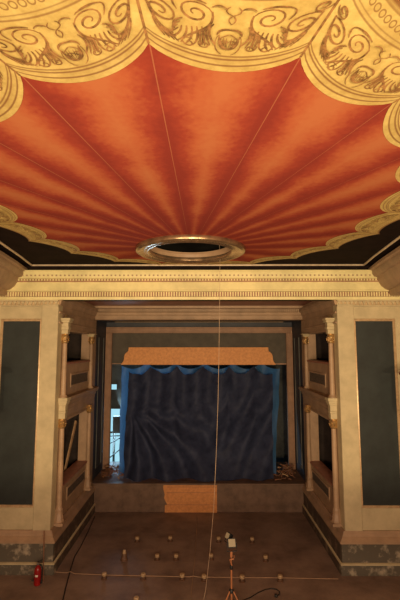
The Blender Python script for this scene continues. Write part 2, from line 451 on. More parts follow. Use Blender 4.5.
# side cornices
for s, nm in ((-1, 'left'), (1, 'right')):
    prof = [(-1.0, 8.15), (0.0, 8.15), (0.05, 8.24), (0.05, 8.32), (0.16, 8.36), (0.28, 8.46), (0.36, 8.60), (0.40, 8.72), (0.50, 8.74), (0.55, 8.82), (0.55, 8.92), (0.62, 8.95), (0.62, 9.03), (-1.0, 9.03)]
    m = MB(); m.sweep([(X(s, hw_at(y)+0.70), y) for y in [13.45]+ys], prof, side=s)
    struct(m.build('trim_cornice_'+nm, M['pink']), nm+' side wall cornice')

# ------------------------------------------------------------------ front wall, cornice
HO = 4.36                                    # half width of the opening
def teeth(m, x0, x1, step, w, y0, y1, z0, z1, mi=0):
    n = int((x1-x0)/step)
    for i in range(n):
        x = x0+step*(i+0.5); m.box(x-w/2, x+w/2, y0, y1, z0, z1, mi)
for s, nm in ((-1, 'left'), (1, 'right')):
    m = MB(); m.box(X(s, HO), X(s, HW+0.3), D1, D1+0.35, 0, 8.1)
    w = m.build('wall_front_'+nm, M['cream']); struct(w, 'cream proscenium pier '+('left' if s < 0 else 'right')+' of the stage')
    # pilaster strip beside the opening, with stepped edge
    m = MB(); m.box(X(s, HO), X(s, HO+0.52), D1-0.05, D1, 0.9, 7.9)
    m.build('pilaster', M['cream'], w, bevel=0.012)
    m = MB(); m.box(X(s, HO), X(s, HW), D1-0.09, D1, 7.82, 7.86); m.box(X(s, HO), X(s, HW), D1-0.11, D1, 7.99, 8.04)
    a, b = sorted((X(s, HO), X(s, HW)))
    for k in range(int((b-a)/0.13)):
        x = a+0.13*(k+0.5)
        m.add([(x-.05, D1-.07, 7.985), (x+.05, D1-.07, 7.985), (x, D1-.07, 7.87), (x-.05, D1, 7.985), (x+.05, D1, 7.985), (x, D1, 7.87)],
              [(0, 1, 2), (3, 5, 4), (0, 2, 5, 3), (1, 4, 5, 2), (0, 3, 4, 1)], 0)
    m.box(X(s, HO), X(s, HW), D1-0.03, D1, 7.86, 7.99, 1)
    m.build('egg_moulding', [M['cream'], M['dentil']], w, smooth=0)
    # dark panel in a gilt frame
    p = empty('wall_panel', (X(s, 5.49), D1, 1.85))
    x0, x1, z0, z1 = X(s, 4.91), X(s, 6.10), 1.86, 7.38
    m = MB(); m.box(x0, x1, D1-0.012, D1-0.002, z0, z1); m.build('panel_field', M['panel'], p)
    m = MB(); a, b = sorted((x0, x1))
    fp = [(0.0, 0.0), (0.05, 0.0), (0.06, -0.02), (0.03, -0.05), (0.0, -0.055), (-0.02, -0.03), (-0.02, 0)]
    # frame as four mitred bars: loop of rectangle corners
    ring_pts = [(a, z0, -1, -1), (b, z0, 1, -1), (b, z1, 1, 1), (a, z1, -1, 1)]
    vs = []; fs = []
    for (x, z, dx, dz) in ring_pts:
        for o, d in fp: vs.append((x+dx*o, D1+d, z+dz*o))
    nf = len(fp)
    for i in range(4):
        j = (i+1) % 4
        for k in range(nf): l = (k+1) % nf; fs.append((i*nf+k, i*nf+l, j*nf+l, j*nf+k))
    m.add(vs, fs); m.build('panel_frame', M['giltpaint'], p)
    tag(p, 'tall dark blue-green wall panel in gilt frame, %s of the stage opening' % nm, 'wall panel', 'tall dark wall panels beside the stage')
    # base mouldings, stepped, front and along the box wall
    path = [(X(s, HW), D1), (X(s, HO), D1), (X(s, HO), D2)]
    sd = -s if True else 1
    m = MB()
    m.sweep(path, [(-0.1, 0.86), (0.20, 0.86), (0.20, 0.91), (0.16, 0.95), (0.13, 1.0), (0.10, 1.02), (0.10, 1.06), (0.07, 1.10), (0.05, 1.17), (-0.1, 1.17)], side=-s)
    m.build('base_moulding', M['pink'], w)
    m = MB()
    m.sweep(path[:2]+[(X(s, HO), D1+0.02)], [(-0.1, 0.0), (0.20, 0.0), (0.20, 0.26), (0.17, 0.30), (0.15, 0.33), (0.15, 0.86), (-0.1, 0.86)], side=-s)
    m.build('plinth', M['peel'], w)['label'] = 'peeling marbled plinth'
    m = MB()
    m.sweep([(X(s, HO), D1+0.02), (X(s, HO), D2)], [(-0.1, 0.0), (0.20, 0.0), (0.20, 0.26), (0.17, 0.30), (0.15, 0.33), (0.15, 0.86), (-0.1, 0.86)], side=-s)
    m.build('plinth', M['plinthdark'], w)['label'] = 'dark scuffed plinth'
    m = MB()
    m.sweep(path, [(0.17, 0.285), (0.215, 0.285), (0.215, 0.325), (0.17, 0.345)], side=-s)
    m.build('plinth_band', M['cream'] , w)

co = MB()
xa, xb = XM-HW, XM+HW
co.sweep([(xa, D1), (xb, D1)], [(-0.1, 8.03), (0.14, 8.03), (0.15, 8.06), (0.15, 8.12), (0.08, 8.13), (0.08, 8.28), (0.16, 8.29), (0.17, 8.32), (0.15, 8.34), (0.15, 8.57), (0.17, 8.59),
          (0.17, 8.62), (0.14, 8.63), (0.14, 8.68), (0.20, 8.70), (0.22, 8.74), (0.22, 8.90), (0.24, 8.92), (0.24, 8.95), (-0.1, 8.95)], side=1, mi=0)
teeth(co, xa, xb, 0.08, 0.042, D1-0.135, D1-0.08, 8.135, 8.275, 0)
teeth(co, xa, xb, 0.09, 0.045, D1-0.19, D1-0.13, 8.625, 8.685, 0)
teeth(co, xa, xb, 0.132, 0.045, D1-0.24, D1-0.20, 8.76, 8.805, 1)
co.box(xa, xb, D1-0.175, D1-0.13, 8.585, 8.612, 2)
co.box(xa, xb, D1-0.1, D1-0.075, 8.13, 8.28, 2)
co.box(xa, xb, D1-0.15, D1-0.135, 8.625, 8.685, 2)
struct(co.build('trim_cornice_front', [M['yellow'], M['pink'], M['pinkdark']], smooth=30), 'cream cornice with dentils across the stage wall')
m = MB(); m.box(xa, xb, D1-0.02, D1+0.3, 8.9, CZ+0.3); m.box(X(-1, HO), X(1, HO), D1, D1+0.3, 8.03, 8.9)  # black fascia colour stands in for shade in the gap above the cornice
struct(m.build('wall_front_top', M['black']), 'black strip standing in for the shadow gap between cornice and ceiling')
# ceiling of the bay between the boxes, second cornice
m = MB(); m.box(X(-1, HO+0.3), X(1, HO+0.3), D1+0.3, D2+0.3, 8.30, 8.42)
struct(m.build('ceiling_bay', M['pinkdark']), 'soffit between the stage cornices')
m = MB(); m.sweep([(X(-1, HO), D2), (X(1, HO), D2)], [(-0.3, 7.72), (0.0, 7.72), (0.03, 7.76), (0.03, 7.90), (0.06, 7.93), (0.06, 8.02), (0.10, 8.05), (0.02, 8.06), (0.02, 8.18), (0.14, 8.20), (0.16, 8.26), (0.16, 8.30), (-0.3, 8.30)], side=1)
teeth(m, X(-1, HO), X(1, HO), 0.085, 0.045, D2-0.09, D2-0.02, 8.07, 8.17, 0)
struct(m.build('trim_lintel', M['pink'], smooth=30), 'second cornice with dentils above the stage edge')
m = MB(); m.box(X(-1, HO+.3), X(1, HO+.3), D2+0.3, D3+0.1, 7.75, 7.9)
m.box(X(-1, HO+.3), X(1, HO+.3), D3+.1, D3+.25, 7.3, 7.9)
struct(m.build('ceiling_stage', M['navy']), 'dark soffit above the stage frame')
for z in ((D2+0.6, D3-0.4),):
    m = MB(); m.tube([(X(-1, 3.9), D3-0.35, 7.745), (X(1, 3.9), D3-0.35, 7.745)], 0.014, 6)
    struct(m.build('trim_soffit', M['giltpaint']), 'thin pale line on the dark soffit')

# ------------------------------------------------------------------ box walls with theatre boxes
OY0, OY1 = 14.1, 16.98
UP = (6.0, 7.08); LO = (2.15, 4.15)
def column(parent, cx, cy, zb, z0, z1, z2, ztop, r, near):
    """zb..z0 pedestal, z0..z1 shaft, z1..z2 gilt capital, z2..ztop block"""
    m = MB()
    m.lathe(cx, cy, [(r*1.05, z0), (r*1.0, z0+0.05), (r*0.97, (z0+z1)/2), (r*0.86, z1)], 18)
    c = m.build('column', M['pink'], parent)
    m = MB()
    m.lathe(cx, cy, [(r*0.9, z1), (r*1.25, z1+0.03), (r*1.3, z1+0.06), (r*1.0, z1+0.09), (r*1.35, z1+0.16), (r*1.5, z1+0.21), (r*1.2, z1+0.245), (r*1.1, z2-0.02), (r*1.5, z2)], 18)
    for k in range(8):
        a = PI*2*k/8; x, y = cx+math.cos(a)*r*1.3, cy+math.sin(a)*r*1.3
        m.tube([(x, y, z1+0.08), (x+math.cos(a)*0.02, y+math.sin(a)*0.02, z1+0.16), (x+math.cos(a)*0.035, y+math.sin(a)*0.035, z1+0.15)], 0.014, 6)
    m.build('capital', M['gilt'], c)['label'] = 'gilded capital'
    m = MB()
    if z0-zb > 0.3:
        m.lathe(cx, cy, [(r*1.9, zb), (r*1.9, zb+0.1), (r*1.6, zb+0.14), (r*1.55, zb+0.24), (r*1.35, zb+0.28), (r*1.25, zb+0.40), (r*1.35, zb+0.42), (r*1.05, z0)], 8)
        m.box(cx-r*2.0, cx+r*2.0, cy-r*2.0, cy+r*2.0, zb-0.02, zb+0.07)
    else:
        m.lathe(cx, cy, [(r*1.7, zb), (r*1.7, zb+0.03), (r*1.35, zb+0.05), (r*1.4, zb+0.08), (r*1.1, z0)], 18)
    m.build('column_base', M['pink'], c, smooth=30)
    if ztop > z2+0.05:
        m = MB(); b = r*1.35
        m.box(cx-b, cx+b, cy-b, cy+b, z2, z2+0.28*(ztop-z2))
        m.box(cx-b*1.25, cx+b*1.25, cy-b*1.25, cy+b*1.25, z2+0.28*(ztop-z2), z2+0.45*(ztop-z2))
        m.box(cx-b*1.1, cx+b*1.1, cy-b*1.1, cy+b*1.1, z2+0.45*(ztop-z2), z2+0.72*(ztop-z2))
        m.box(cx-b*1.5, cx+b*1.5, cy-b*1.5, cy+b*1.5, z2+0.72*(ztop-z2), z2+0.86*(ztop-z2))
        m.box(cx-b*1.75, cx+b*1.75, cy-b*1.75, cy+b*1.75, z2+0.86*(ztop-z2), ztop)
        m.build('capital_block', M['cream'], c, bevel=0.01)
    return c
for s, nm in ((-1, 'left'), (1, 'right')):
    xw = X(s, HO); xo = X(s, HO+0.3)
    m = MB()
    for z0, z1 in ((0.0, LO[0]), (LO[1], UP[0]), (UP[1], 8.32)): m.box(xw, xo, D1+0.35, D2+0.2, z0, z1)
    for z0, z1 in (LO, UP):
        m.box(xw, xo, D1+0.35, OY0, z0, z1); m.box(xw, xo, OY1, D2+0.2, z0, z1)
    bw = m.build('wall_box_'+nm, M['pink'], smooth=0); struct(bw, 'buff return wall holding the two %s theatre boxes' % nm)
    m = MB()
    for z in (7.30, 7.62): m.sweep([(xw, D1+0.02), (xw, D2)], [(-0.02, z), (0.03, z), (0.045, z+0.02), (0.045, z+0.05), (-0.02, z+0.06)], side=-s)
    m.sweep([(xw, D1), (xw, D2)], [(-0.02, 7.88), (0.02, 7.88), (0.05, 7.92), (0.07, 8.02), (0.12, 8.06), (0.12, 8.16), (-0.02, 8.2)], side=-s)
    m.build('frieze_moulding', M['pink'], bw)
    # dark rooms behind the openings
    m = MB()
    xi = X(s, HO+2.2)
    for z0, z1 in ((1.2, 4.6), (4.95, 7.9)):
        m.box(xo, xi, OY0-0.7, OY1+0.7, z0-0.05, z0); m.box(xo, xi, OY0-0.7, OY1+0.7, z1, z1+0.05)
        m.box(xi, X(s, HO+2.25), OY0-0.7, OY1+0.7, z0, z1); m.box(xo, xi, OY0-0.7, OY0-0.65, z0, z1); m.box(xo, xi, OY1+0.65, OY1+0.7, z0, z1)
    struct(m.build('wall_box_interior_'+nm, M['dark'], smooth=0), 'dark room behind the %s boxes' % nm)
    for tier in ('upper', 'lower'):
        zb, (z0, z1) = (4.97, UP) if tier == 'upper' else (1.17, LO)
        t = empty('theatre_box', (xw, 15.5, zb))
        # rail cap
        m = MB(); m.sweep([(xw, OY0-0.05), (xw, OY1+0.05)], [(-0.34, z0), (0.07, z0), (0.09, z0+0.02), (0.09, z0+0.055), (0.05, z0+0.075), (-0.34, z0+0.075)], side=-s)
        m.build('rail', M['pinkdark'], t)['label'] = 'red-brown rail cap'
        # parapet moulded frame round a dark inset
        pz0, pz1 = (5.27, 5.60) if tier == 'upper' else (1.60, 1.88)
        m = MB(); m.box(xw-s*0.015, xw-s*0.001, 14.75, 16.9, pz0, pz1); m.build('inset_panel', M['grille'], t)
        m = MB(); f = 0.07
        m.box(xw, xw-s*0.035, 14.75-f, 14.75, pz0-f, pz1+f); m.box(xw, xw-s*0.035, 16.9, 16.9+f, pz0-f, pz1+f)
        m.box(xw, xw-s*0.035, 14.75, 16.9, pz0-f, pz0); m.box(xw, xw-s*0.035, 14.75, 16.9, pz1, pz1+f)
        m.build('parapet_frame', M['pink'], t, bevel=0.012)
        # opening surround
        m = MB(); m.box(xw, xw-s*0.03, OY1-0.005, OY1+0.09, z0+0.075, z1+0.08); m.box(xw, xw-s*0.03, OY0, OY1, z1, z1+0.08); m.box(xw, xw-s*0.03, OY0-0.09, OY0, z0+0.075, z1+0.08)
        m.build('opening_surround', M['pink'], t, bevel=0.01)
        r = 0.085
        xc = X(s, HO-0.085)
        if tier == 'upper':
            column(t, xc, 13.74, 4.97, 5.06, 6.68, 6.98, 7.49, r, True)
            column(t, xc, 17.02, 4.97, 5.06, 6.68, 6.98, 7.10, r*0.95, False)
            # gilt crest above the near column
            m = MB(); zt = 7.49
            m.tube([(xc, 13.66, zt), (xc-s*0.02, 13.72, zt+0.09), (xc, 13.80, zt+0.06), (xc, 13.90, zt+0.10)], 0.03, 8, taper=0.5)
            m.build('crest', M['gilt'], t)['label'] = 'small gilded crest'
            # ledge / entablature under it
            m = MB(); m.sweep([(xw, D1+0.34), (xw, D2-0.05)], [(-0.02, 4.32), (0.03, 4.32), (0.05, 4.36), (0.05, 4.52), (0.08, 4.55), (0.08, 4.66), (0.12, 4.70), (0.14, 4.78), (0.20, 4.82), (0.24, 4.90), (0.24, 4.96), (-0.02, 4.97)], side=-s)
            m.build('ledge', M['pink'], t)
            m = MB()
            for (dz0, dz1, b) in ((4.32, 4.50, .115), (4.50, 4.56, .135), (4.56, 4.74, .125), (4.74, 4.80, .15), (4.80, 4.88, .175), (4.88, 4.975, .20)):
                m.box(xc-b, xc+b, 13.74-b, 13.74+b, dz0, dz1)
            m.build('ledge_block', M['cream'], t, bevel=0.01)
        else:
            column(t, xc, 13.74, 1.17, 1.66, 4.02, 4.32, 4.33, r*1.05, True)
            column(t, xc, 17.02, 1.17, 1.66, 4.02, 4.32, 4.33, r, False)
        tag(t, '%s theatre box on the %s with gilded columns and %s' % (tier, nm, 'small square opening' if tier == 'upper' else 'tall dark opening under the ledge'), 'theatre box', 'theatre boxes flanking the stage')
    # dark reveal panel between box wall and stage frame
    m = MB(); m.box(X(s, HO+0.02), X(s, HO+0.3), D2+0.2, D3+0.1, 0.0, 7.9)
    rv = m.build('wall_reveal_'+nm, M['navy']); struct(rv, 'dark navy reveal beside the stage frame')
    m = MB(); x = X(s, HO+0.005); y0, y1, z0, z1 = D2+0.75, D3-0.45, 1.5, 7.0
    m.tube([(x, y0, z0), (x, y1, z0), (x, y1, z1), (x, y0, z1), (x, y0, z0)], 0.018, 6)
    m.build('panel_line', M['backgrey'], rv)

# ------------------------------------------------------------------ stage front, frame, header, valance
m = MB(); m.box(X(-1, HO), X(1, HO), D2, D2+0.08, 0, 1.06); m.box(X(-1, HO), X(1, HO), D2-0.015, D2, 0.30, 1.04); m.box(X(-1, HO), X(1, HO), D2-0.04, D2+0.3, 1.05, 1.11)
sf = m.build('wall_stage_front', M['fascia'], bevel=0.006); struct(sf, 'brown boarded front of the stage')
pp = MB()
zz = [0.0, 0.28, 0.30, 0.34, 0.42, 0.55, 0.70, 0.85, 0.98, 1.045]
lx = [-1.50, -1.49, -1.40, -1.42, -1.47, -1.53, -1.50, -1.55, -1.57, -1.55]
vs = [(x, D2-0.03, z) for x, z in zip(lx, zz)] + [(0.60, D2-0.03, z) for z in zz]
vs += [(x, D2-0.012, z) for x, y, z in vs]
nz = len(zz); fs = []
for i in range(nz-1):
    fs.append((i, nz+i, nz+i+1, i+1)); fs.append((2*nz+i, 2*nz+i+1, 3*nz+i+1, 3*nz+i))
    fs.append((i, i+1, 2*nz+i+1, 2*nz+i)); fs.append((nz+i, 3*nz+i, 3*nz+i+1, nz+i+1))
fs += [(0, 2*nz, 3*nz, nz), (nz-1, 2*nz-1, 4*nz-1, 3*nz-1)]
pp.add(vs, fs)
for z in (0.285, 0.75, 0.97): pp.box(-1.42, 0.60, D2-0.033, D2-0.03, z, z+0.012, 1)
o = pp.build('bare_wood_patch', [M['ply'], M['pinkdark']], sf, smooth=0); o['label'] = 'bare orange wood patch in the middle'

fr = empty('stage_frame', (XM, D3, 1.1))
for s in (-1, 1):
    m = MB(); a, b = sorted((X(s, 4.07), X(s, 4.36))); m.box(a, b, D3-0.06, D3+0.12, 1.1, 7.24); m.box(X(s, 4.07), X(s, 4.12), D3-0.085, D3-0.06, 1.1, 7.24); m.box(X(s, 4.30), X(s, 4.36), D3-0.085, D3-0.06, 1.1, 7.24)
    m.build('jamb', M['frame'], fr, bevel=0.01)
m = MB(); m.box(X(-1, 4.36), X(1, 4.36), D3-0.06, D3+0.12, 7.24, 7.52); m.box(X(-1, 4.36), X(1, 4.36), D3-0.09, D3-0.06, 7.45, 7.52); m.box(X(-1, 4.36), X(1, 4.36), D3-0.085, D3-0.06, 7.24, 7.29)
m.build('head', M['frame'], fr, bevel=0.01)
m = MB(); m.box(X(-1, 4.07), X(1, 4.07), D3+0.05, D3+0.10, 5.80, 7.24); m.build('header_panel', M['header'], fr)['label'] = 'dark olive-grey header panel'
m = MB(); m.box(X(1, 3.55), X(1, 4.07), D3+0.02, D3+0.05, 5.78, 5.84); m.build('header_strip', M['frame'], fr)
m = MB(); m.box(X(-1, 3.62), X(-1, 4.07), D3+0.02, D3+0.05, 5.80, 5.84); m.build('header_strip', M['frame'], fr)
tag(fr, 'brown painted frame around the stage opening', 'stage frame')
va = MB()
half = [(0, 6.58), (3.26, 6.58), (3.28, 6.40), (3.34, 6.36), (3.42, 6.28), (3.47, 6.16), (3.47, 6.04), (3.50, 5.93), (3.56, 5.85), (3.60, 5.80), (3.60, 5.77), (0, 5.77)]
poly = [(-0.17+x, z) for x, z in half] + [(-0.17-x, z) for x, z in half[-2:0:-1]]
npy = len(poly)
va.add([(x, D3-0.02, z) for x, z in poly]+[(x, D3+0.045, z) for x, z in poly], [tuple(range(npy)), tuple(range(2*npy-1, npy-1, -1))]+[(i, (i+1) % npy, npy+(i+1) % npy, npy+i) for i in range(npy)])
o = va.build('valance_board', M['ply'], smooth=0, bevel=0.01); tag(o, 'bare orange wood valance board with curved ends above the blue tarp', 'valance board')

# ------------------------------------------------------------------ tarp and drape
def wob(x): return math.sin(x)*0.5+math.sin(2.3*x+1.3)*0.3+math.sin(4.1*x+0.4)*0.2
def sheet(xt0, xt1, xb0, xb1, ztop, zbot, yt, yb, nu, nv, fold, topfn):
    m = MB(); vs = []; fs = []
    for j in range(nv+1):
        v = j/nv
        for i in range(nu+1):
            u = i/nu; zt = topfn(u); z = zt+(zbot-zt)*v
            x = (xt0+(xb0-xt0)*v)*(1-u)+(xt1+(xb1-xt1)*v)*u
            y = yt+(yb-yt)*v**1.3 + fold(u, v)
            vs.append((x+0.04*wob(9*v+5*u), y, z))
    for j in range(nv):
        for i in range(nu):
            a = j*(nu+1)+i; fs.append((a, a+1, a+nu+2, a+nu+1))
    m.add(vs, fs); return m
def fold_back(u, v): return 0.07*math.sin(u*46+1.5*math.sin(3*v))*(1-0.3*v)+0.05*wob(u*20+v*3)
def fold_front(u, v):
    du, dv = (u-0.03)*7.0, (v-0.38)*4.7
    d = math.hypot(du, dv); a = math.atan2(dv, du)-0.06*d
    w = min(1, max(0, (v-0.30)/0.30))*min(1, max(0, d-0.2)/1.6)*max(0, 1-max(0, u-0.55)/0.35)
    swag = 0.15*math.sin(a*14+0.5*wob(d*0.9))*w
    wr = min(1, max(0, (u-0.5)/0.3))*min(1, v/0.25)
    diag = 0.10*math.sin((u*1.0+v*0.36)*34+0.6*wob(v*4))*wr
    plea = 0.10*math.sin(u*36+0.5*wob(v*4+u*4))*max(0, 1-0.85*max(w, wr))
    return 1.6*(swag+diag+plea)+0.05*wob(u*9+v*5)+0.012*wob(u*40+v*33)
tz = lambda u: 5.86 - 0.30*abs(math.sin(u*PI*5.5+0.4))**0.8
m = sheet(-3.85, 3.72, -3.62, 3.15, 5.9, 1.13, 20.42, 19.0, 110, 46, fold_back, tz)
o = m.build('tarpaulin', M['tarp'], smooth=180, recalc=False); tag(o, 'bright blue tarpaulin sheet hanging behind the dark sheet in the stage opening', 'tarpaulin')
fz = lambda u: 5.36 + 0.36*(1-abs(math.sin(u*PI*5.5+0.5)))**1.3 - 0.08*wob(u*21)
m = sheet(-3.38, 3.22, -3.30, 2.95, 5.6, 1.13, 19.72, 18.30, 190, 110, fold_front, fz)
o = m.build('dark_sheet', M['drape'], smooth=180, recalc=False); tag(o, 'dark slate blue cloth draped in slanting folds across the stage opening', 'drape')

# ------------------------------------------------------------------ backstage
m = MB()
YB = 25.0
wx0, wx1, wz0, wz1 = -5.9, -4.2, 0.05, 3.15
m.box(XM-7, wx0, YB, YB+0.2, -0.4, 8); m.box(wx1, XM+7, YB, YB+0.2, -0.4, 8)
m.box(wx0, wx1, YB, YB+0.2, wz1, 8); m.box(wx0, wx1, YB, YB+0.2, -0.4, wz0)
struct(m.build('wall_stage_back', M['backgrey'], smooth=0), 'grey rear wall of the stage house')
for s, nm in ((-1, 'left'), (1, 'right')):
    m = MB(); m.box(X(s, 7), X(s, 7.2), D2+0.3, YB+.2, -0.4, 8); struct(m.build('wall_stage_'+nm, M['backgrey']), nm+' wall of the stage house')
m = MB(); m.box(XM-7.2, XM+7.2, D3+0.25, YB+.2, 8, 8.2); struct(m.build('ceiling_stage_house', M['dark']), 'dark ceiling of the stage house')
m = MB(); m.box(XM-7.2, X(-1, HO+0.3), D3, D3+.2, -0.4, 8); m.box(XM+7.2, X(1, HO+0.3), D3, D3+.2, -0.4, 8); struct(m.build('wall_stage_wings', M['dark']), 'dark wings beside the stage frame')
w = MB(); w.box(wx0, wx0+0.07, YB-0.03, YB+0.1, wz0, wz1); w.box(wx1-0.07, wx1, YB-0.03, YB+0.1, wz0, wz1); w.box(wx0, wx1, YB-0.03, YB+0.1, wz1-0.07, wz1); w.box(wx0, wx1, YB-0.03, YB+0.1, wz0, wz0+0.07)
w.box(wx0, wx1, YB-0.03, YB+0.1, 1.72, 1.80)
win = w.build('window_1', M['header']); struct(win, 'daylit window of the stage house')
m = MB(); m.box(wx0, wx1, YB+0.1, YB+0.12, wz0, wz1); m.build('window_pane', M['sky'], win)
m = MB(); m.box(-5.25, -4.9, YB-0.06, YB-0.03, 4.15, 4.5); struct(m.build('window_2', M['header']), 'small daylit window high on the stage wall')
o2 = bpy.data.objects['window_2']
m = MB(); m.box(-5.22, -4.93, YB-0.07, YB-0.06, 4.18, 4.47); m.build('window_pane', M['sky'], o2)
t = empty('scaffold_frame', (-5.0, 24.0, -0.2))
def tb(n, pts, r=0.03): m = MB(); m.tube(pts, r, 8); m.build(n, M['blackrub'], t)
tb('upright', [(-5.62, 24.0, -0.2), (-5.62, 24.0, 3.6)]); tb('upright', [(-4.3, 24.0, -0.2), (-4.3, 24.0, 3.6)])
tb('ledger', [(-5.62, 24.0, 1.72), (-4.3, 24.0, 1.78)]); tb('brace', [(-5.62, 24.0, 1.05), (-4.3, 24.0, 1.75)]); tb('brace', [(-5.62, 24.0, 0.15), (-4.3, 24.0, 1.2)])
tag(t, 'dark scaffold tubes in front of the bright window behind the stage', 'scaffold')
m = MB(); m.box(-4.98, -4.35, 24.3, 24.7, 1.85, 2.75); m.box(-4.95, -4.90, 24.3, 24.7, -0.2, 1.85); m.box(-4.43, -4.38, 24.3, 24.7, -0.2, 1.85); m.box(-4.95, -4.38, 24.35, 24.65, 0.1, 0.14)
o = m.build('cabinet', M['header'], bevel=0.01); tag(o, 'dark box cabinet on legs standing before the bright window', 'cabinet')

# debris on the stage corners
def heap(cx, cy, z, w, d, h, n, seed, label):
    rnd = random.Random(seed); m = MB()
    for i in range(n):
        x = cx+rnd.gauss(0, w/2.6); y = cy+rnd.gauss(0, d/2.6)
        k = math.exp(-((x-cx)/w*2)**2-((y-cy)/d*2)**2); zz = z+0.03+rnd.random()*h*k
        x = max(-4.15+.0, min(3.85, x)); y = min(19.8, max(18.3, y))
        L = rnd.uniform(.06, .28); a = rnd.uniform(0, PI); el = rnd.uniform(-.25, .5)
        v = Vector((math.cos(a)*math.cos(el), math.sin(a)*math.cos(el), math.sin(el)))*L
        p0 = Vector((x, y, max(zz, z+0.03))); p1 = p0+v; p1.x = max(-4.38, min(4.1, p1.x)); p1.y = min(19.88, p1.y); p1.z = max(p1.z, z+0.02)
        m.tube([p0, (p0+p1)/2+Vector((0, 0, rnd.uniform(0, .04))), p1], rnd.uniform(.010, .032), 5, mi=rnd.choice((0, )*11+(1, )))
    o = m.build('debris', [M['debris'], M['wood']], smooth=0); tag(o, label, 'debris', kind='stuff')
heap(-3.95, 19.2, 1.11, .7, .9, .35, 90, 3, 'pile of broken wood scraps at the left corner of the stage')
heap(3.75, 19.2, 1.11, .75, 1.1, .45, 110, 4, 'pile of broken wood scraps at the right corner of the stage')
m = MB(); m.add([(3.0, 19.9, 1.12), (3.9, 20.3, 1.12), (3.9, 20.5, 1.30), (3.0, 20.1, 1.30), (3.0, 19.9, 1.16), (3.9, 20.3, 1.16), (3.9, 20.5, 1.34), (3.0, 20.1, 1.34)],
                [(0, 1, 2, 3), (4, 5, 6, 7), (0, 1, 5, 4), (1, 2, 6, 5), (2, 3, 7, 6), (3, 0, 4, 7)])

# plank in the lower left box
m = MB()
p0, p1 = Vector((X(-1, HO+0.55), 15.6, 1.2)), Vector((X(-1, HO+0.35), 16.75, 3.75)); d = (p1-p0).normalized(); sd = d.cross(Vector((1, 0, 0))).normalized()*0.07; th = Vector((0.025, 0, 0))
m.add([p0-sd-th, p0+sd-th, p0+sd+th, p0-sd+th, p1-sd-th, p1+sd-th, p1+sd+th, p1-sd+th], [(0, 1, 2, 3), (4, 5, 6, 7), (0, 1, 5, 4), (1, 2, 6, 5), (2, 3, 7, 6), (3, 0, 4, 7)])
o = m.build('plank', M['wood'], smooth=0); tag(o, 'pale wooden plank leaning inside the lower left theatre box', 'plank')

# ------------------------------------------------------------------ side balcony ends
for s, nm in ((-1, 'left'), (1, 'right')):
    m = MB(); pts2 = [(X(s, 5.86), 2.0), (X(s, 5.86), 11.9), (X(s, 5.90), 12.1), (X(s, 6.02), 12.32), (X(s, 6.20), 12.45), (X(s, 6.44), 12.5)]
    m.sweep(pts2, [(-0.12, 4.7), (0.0, 4.7), (0.02, 4.8), (0.0, 5.0), (0.0, 5.75), (-0.12, 5.75)], side=-s)
    b = m.build('wall_balcony_'+nm, M['pink']); struct(b, 'front of the %s side balcony' % nm)
    m = MB(); m.sweep(pts2, [(-0.2, 5.75), (0.16, 5.75), (0.22, 5.79), (0.22, 5.84), (0.16, 5.88), (-0.2, 5.88)], side=-s)
    m.build('balcony_rail', M['pinkdark'], b)
m = MB(); m.box(XM-HW, XM+HW, -5, 0.6, 4.6, 4.8); m.box(XM-HW, XM+HW, 0.6, 0.75, 4.6, 4.95)  # unseen parapet, put in to block the lamps' downward light
struct(m.build('wall_balcony_back', M['pink']), 'unseen front of the rear balcony, built to block downward lamp light')

# ------------------------------------------------------------------ things on the floor
def floor_pt(px, py, z=0.0):
    f, th = 425, math.atan(49/425); u = (px-202)/f; v = (300-py)/f; c, q = math.cos(th), math.sin(th)
    r = (u, c-v*q, q+v*c); t = (z-6.5)/r[2]; return r[0]*t, r[1]*t
# stub posts
def stub(x, y, h, r, lab, proto=[None], cone=False):
    e = empty('stub_post', (x, y, 0))
    b = MB()
    if cone:
        b.lathe(0, 0, [(.12, 0), (.12, .02), (.10, .03), (.07, .14), (.06, .19)], 14); c = MB(); c.lathe(0, 0, [(.06, .19), (.055, .24), (.045, .29), (.0, .305)], 14)
    else:
        b.lathe(0, 0, [(.095, 0), (.095, .018), (.05, .028), (.045, .085)], 14); c = MB(); c.lathe(0, 0, [(.045, .085), (.066, .09), (.07, .10), (.07, .155), (.06, .168), (.0, .172)], 14)
    bo = b.build('post_base', M['stubdark']); bo.parent = e
    ca = c.build('post_cap', M['stub']); ca.parent = e; ca['label'] = 'pale rounded cap'
    e.rotation_euler = (R(random.uniform(-3, 3)), R(random.uniform(-3, 3)), random.uniform(0, 6))
    e.rotation_euler.x = e.rotation_euler.y = 0
    tag(e, lab, 'stub post', 'pale stub posts standing on the auditorium floor')
    return e
ORD = ['first', 'second', 'third', 'fourth', 'fifth', 'sixth']
rows = [('row along the pale cord', [(104, 579), (143, 579.5), (182, 580), (204, 581), (242, 581.5), (280, 581)]),
        ('middle row', [(124, 560), (157, 560), (176, 560), (211, 559.5), (265.5, 561)]),
        ('row nearest the stage', [(137, 542), (170, 541.5), (218.5, 542), (252, 542.5)])]
for rn, lst in rows:
    for k, (px, py) in enumerate(lst):
        x, y = floor_pt(px, py); cone = (rn == 'middle row' and k == 0)
        lab = 'taller tapered pale stub post, leftmost of the middle row on the floor' if cone else 'short pale floor stub, %s from left in the %s' % (ORD[k], rn)
        stub(x, y, .19, .07, lab, cone=cone)
x, y = floor_pt(136, 604); stub(x, y, .19, .07, 'short pale stub post cut by the bottom edge of the photo, left of centre')

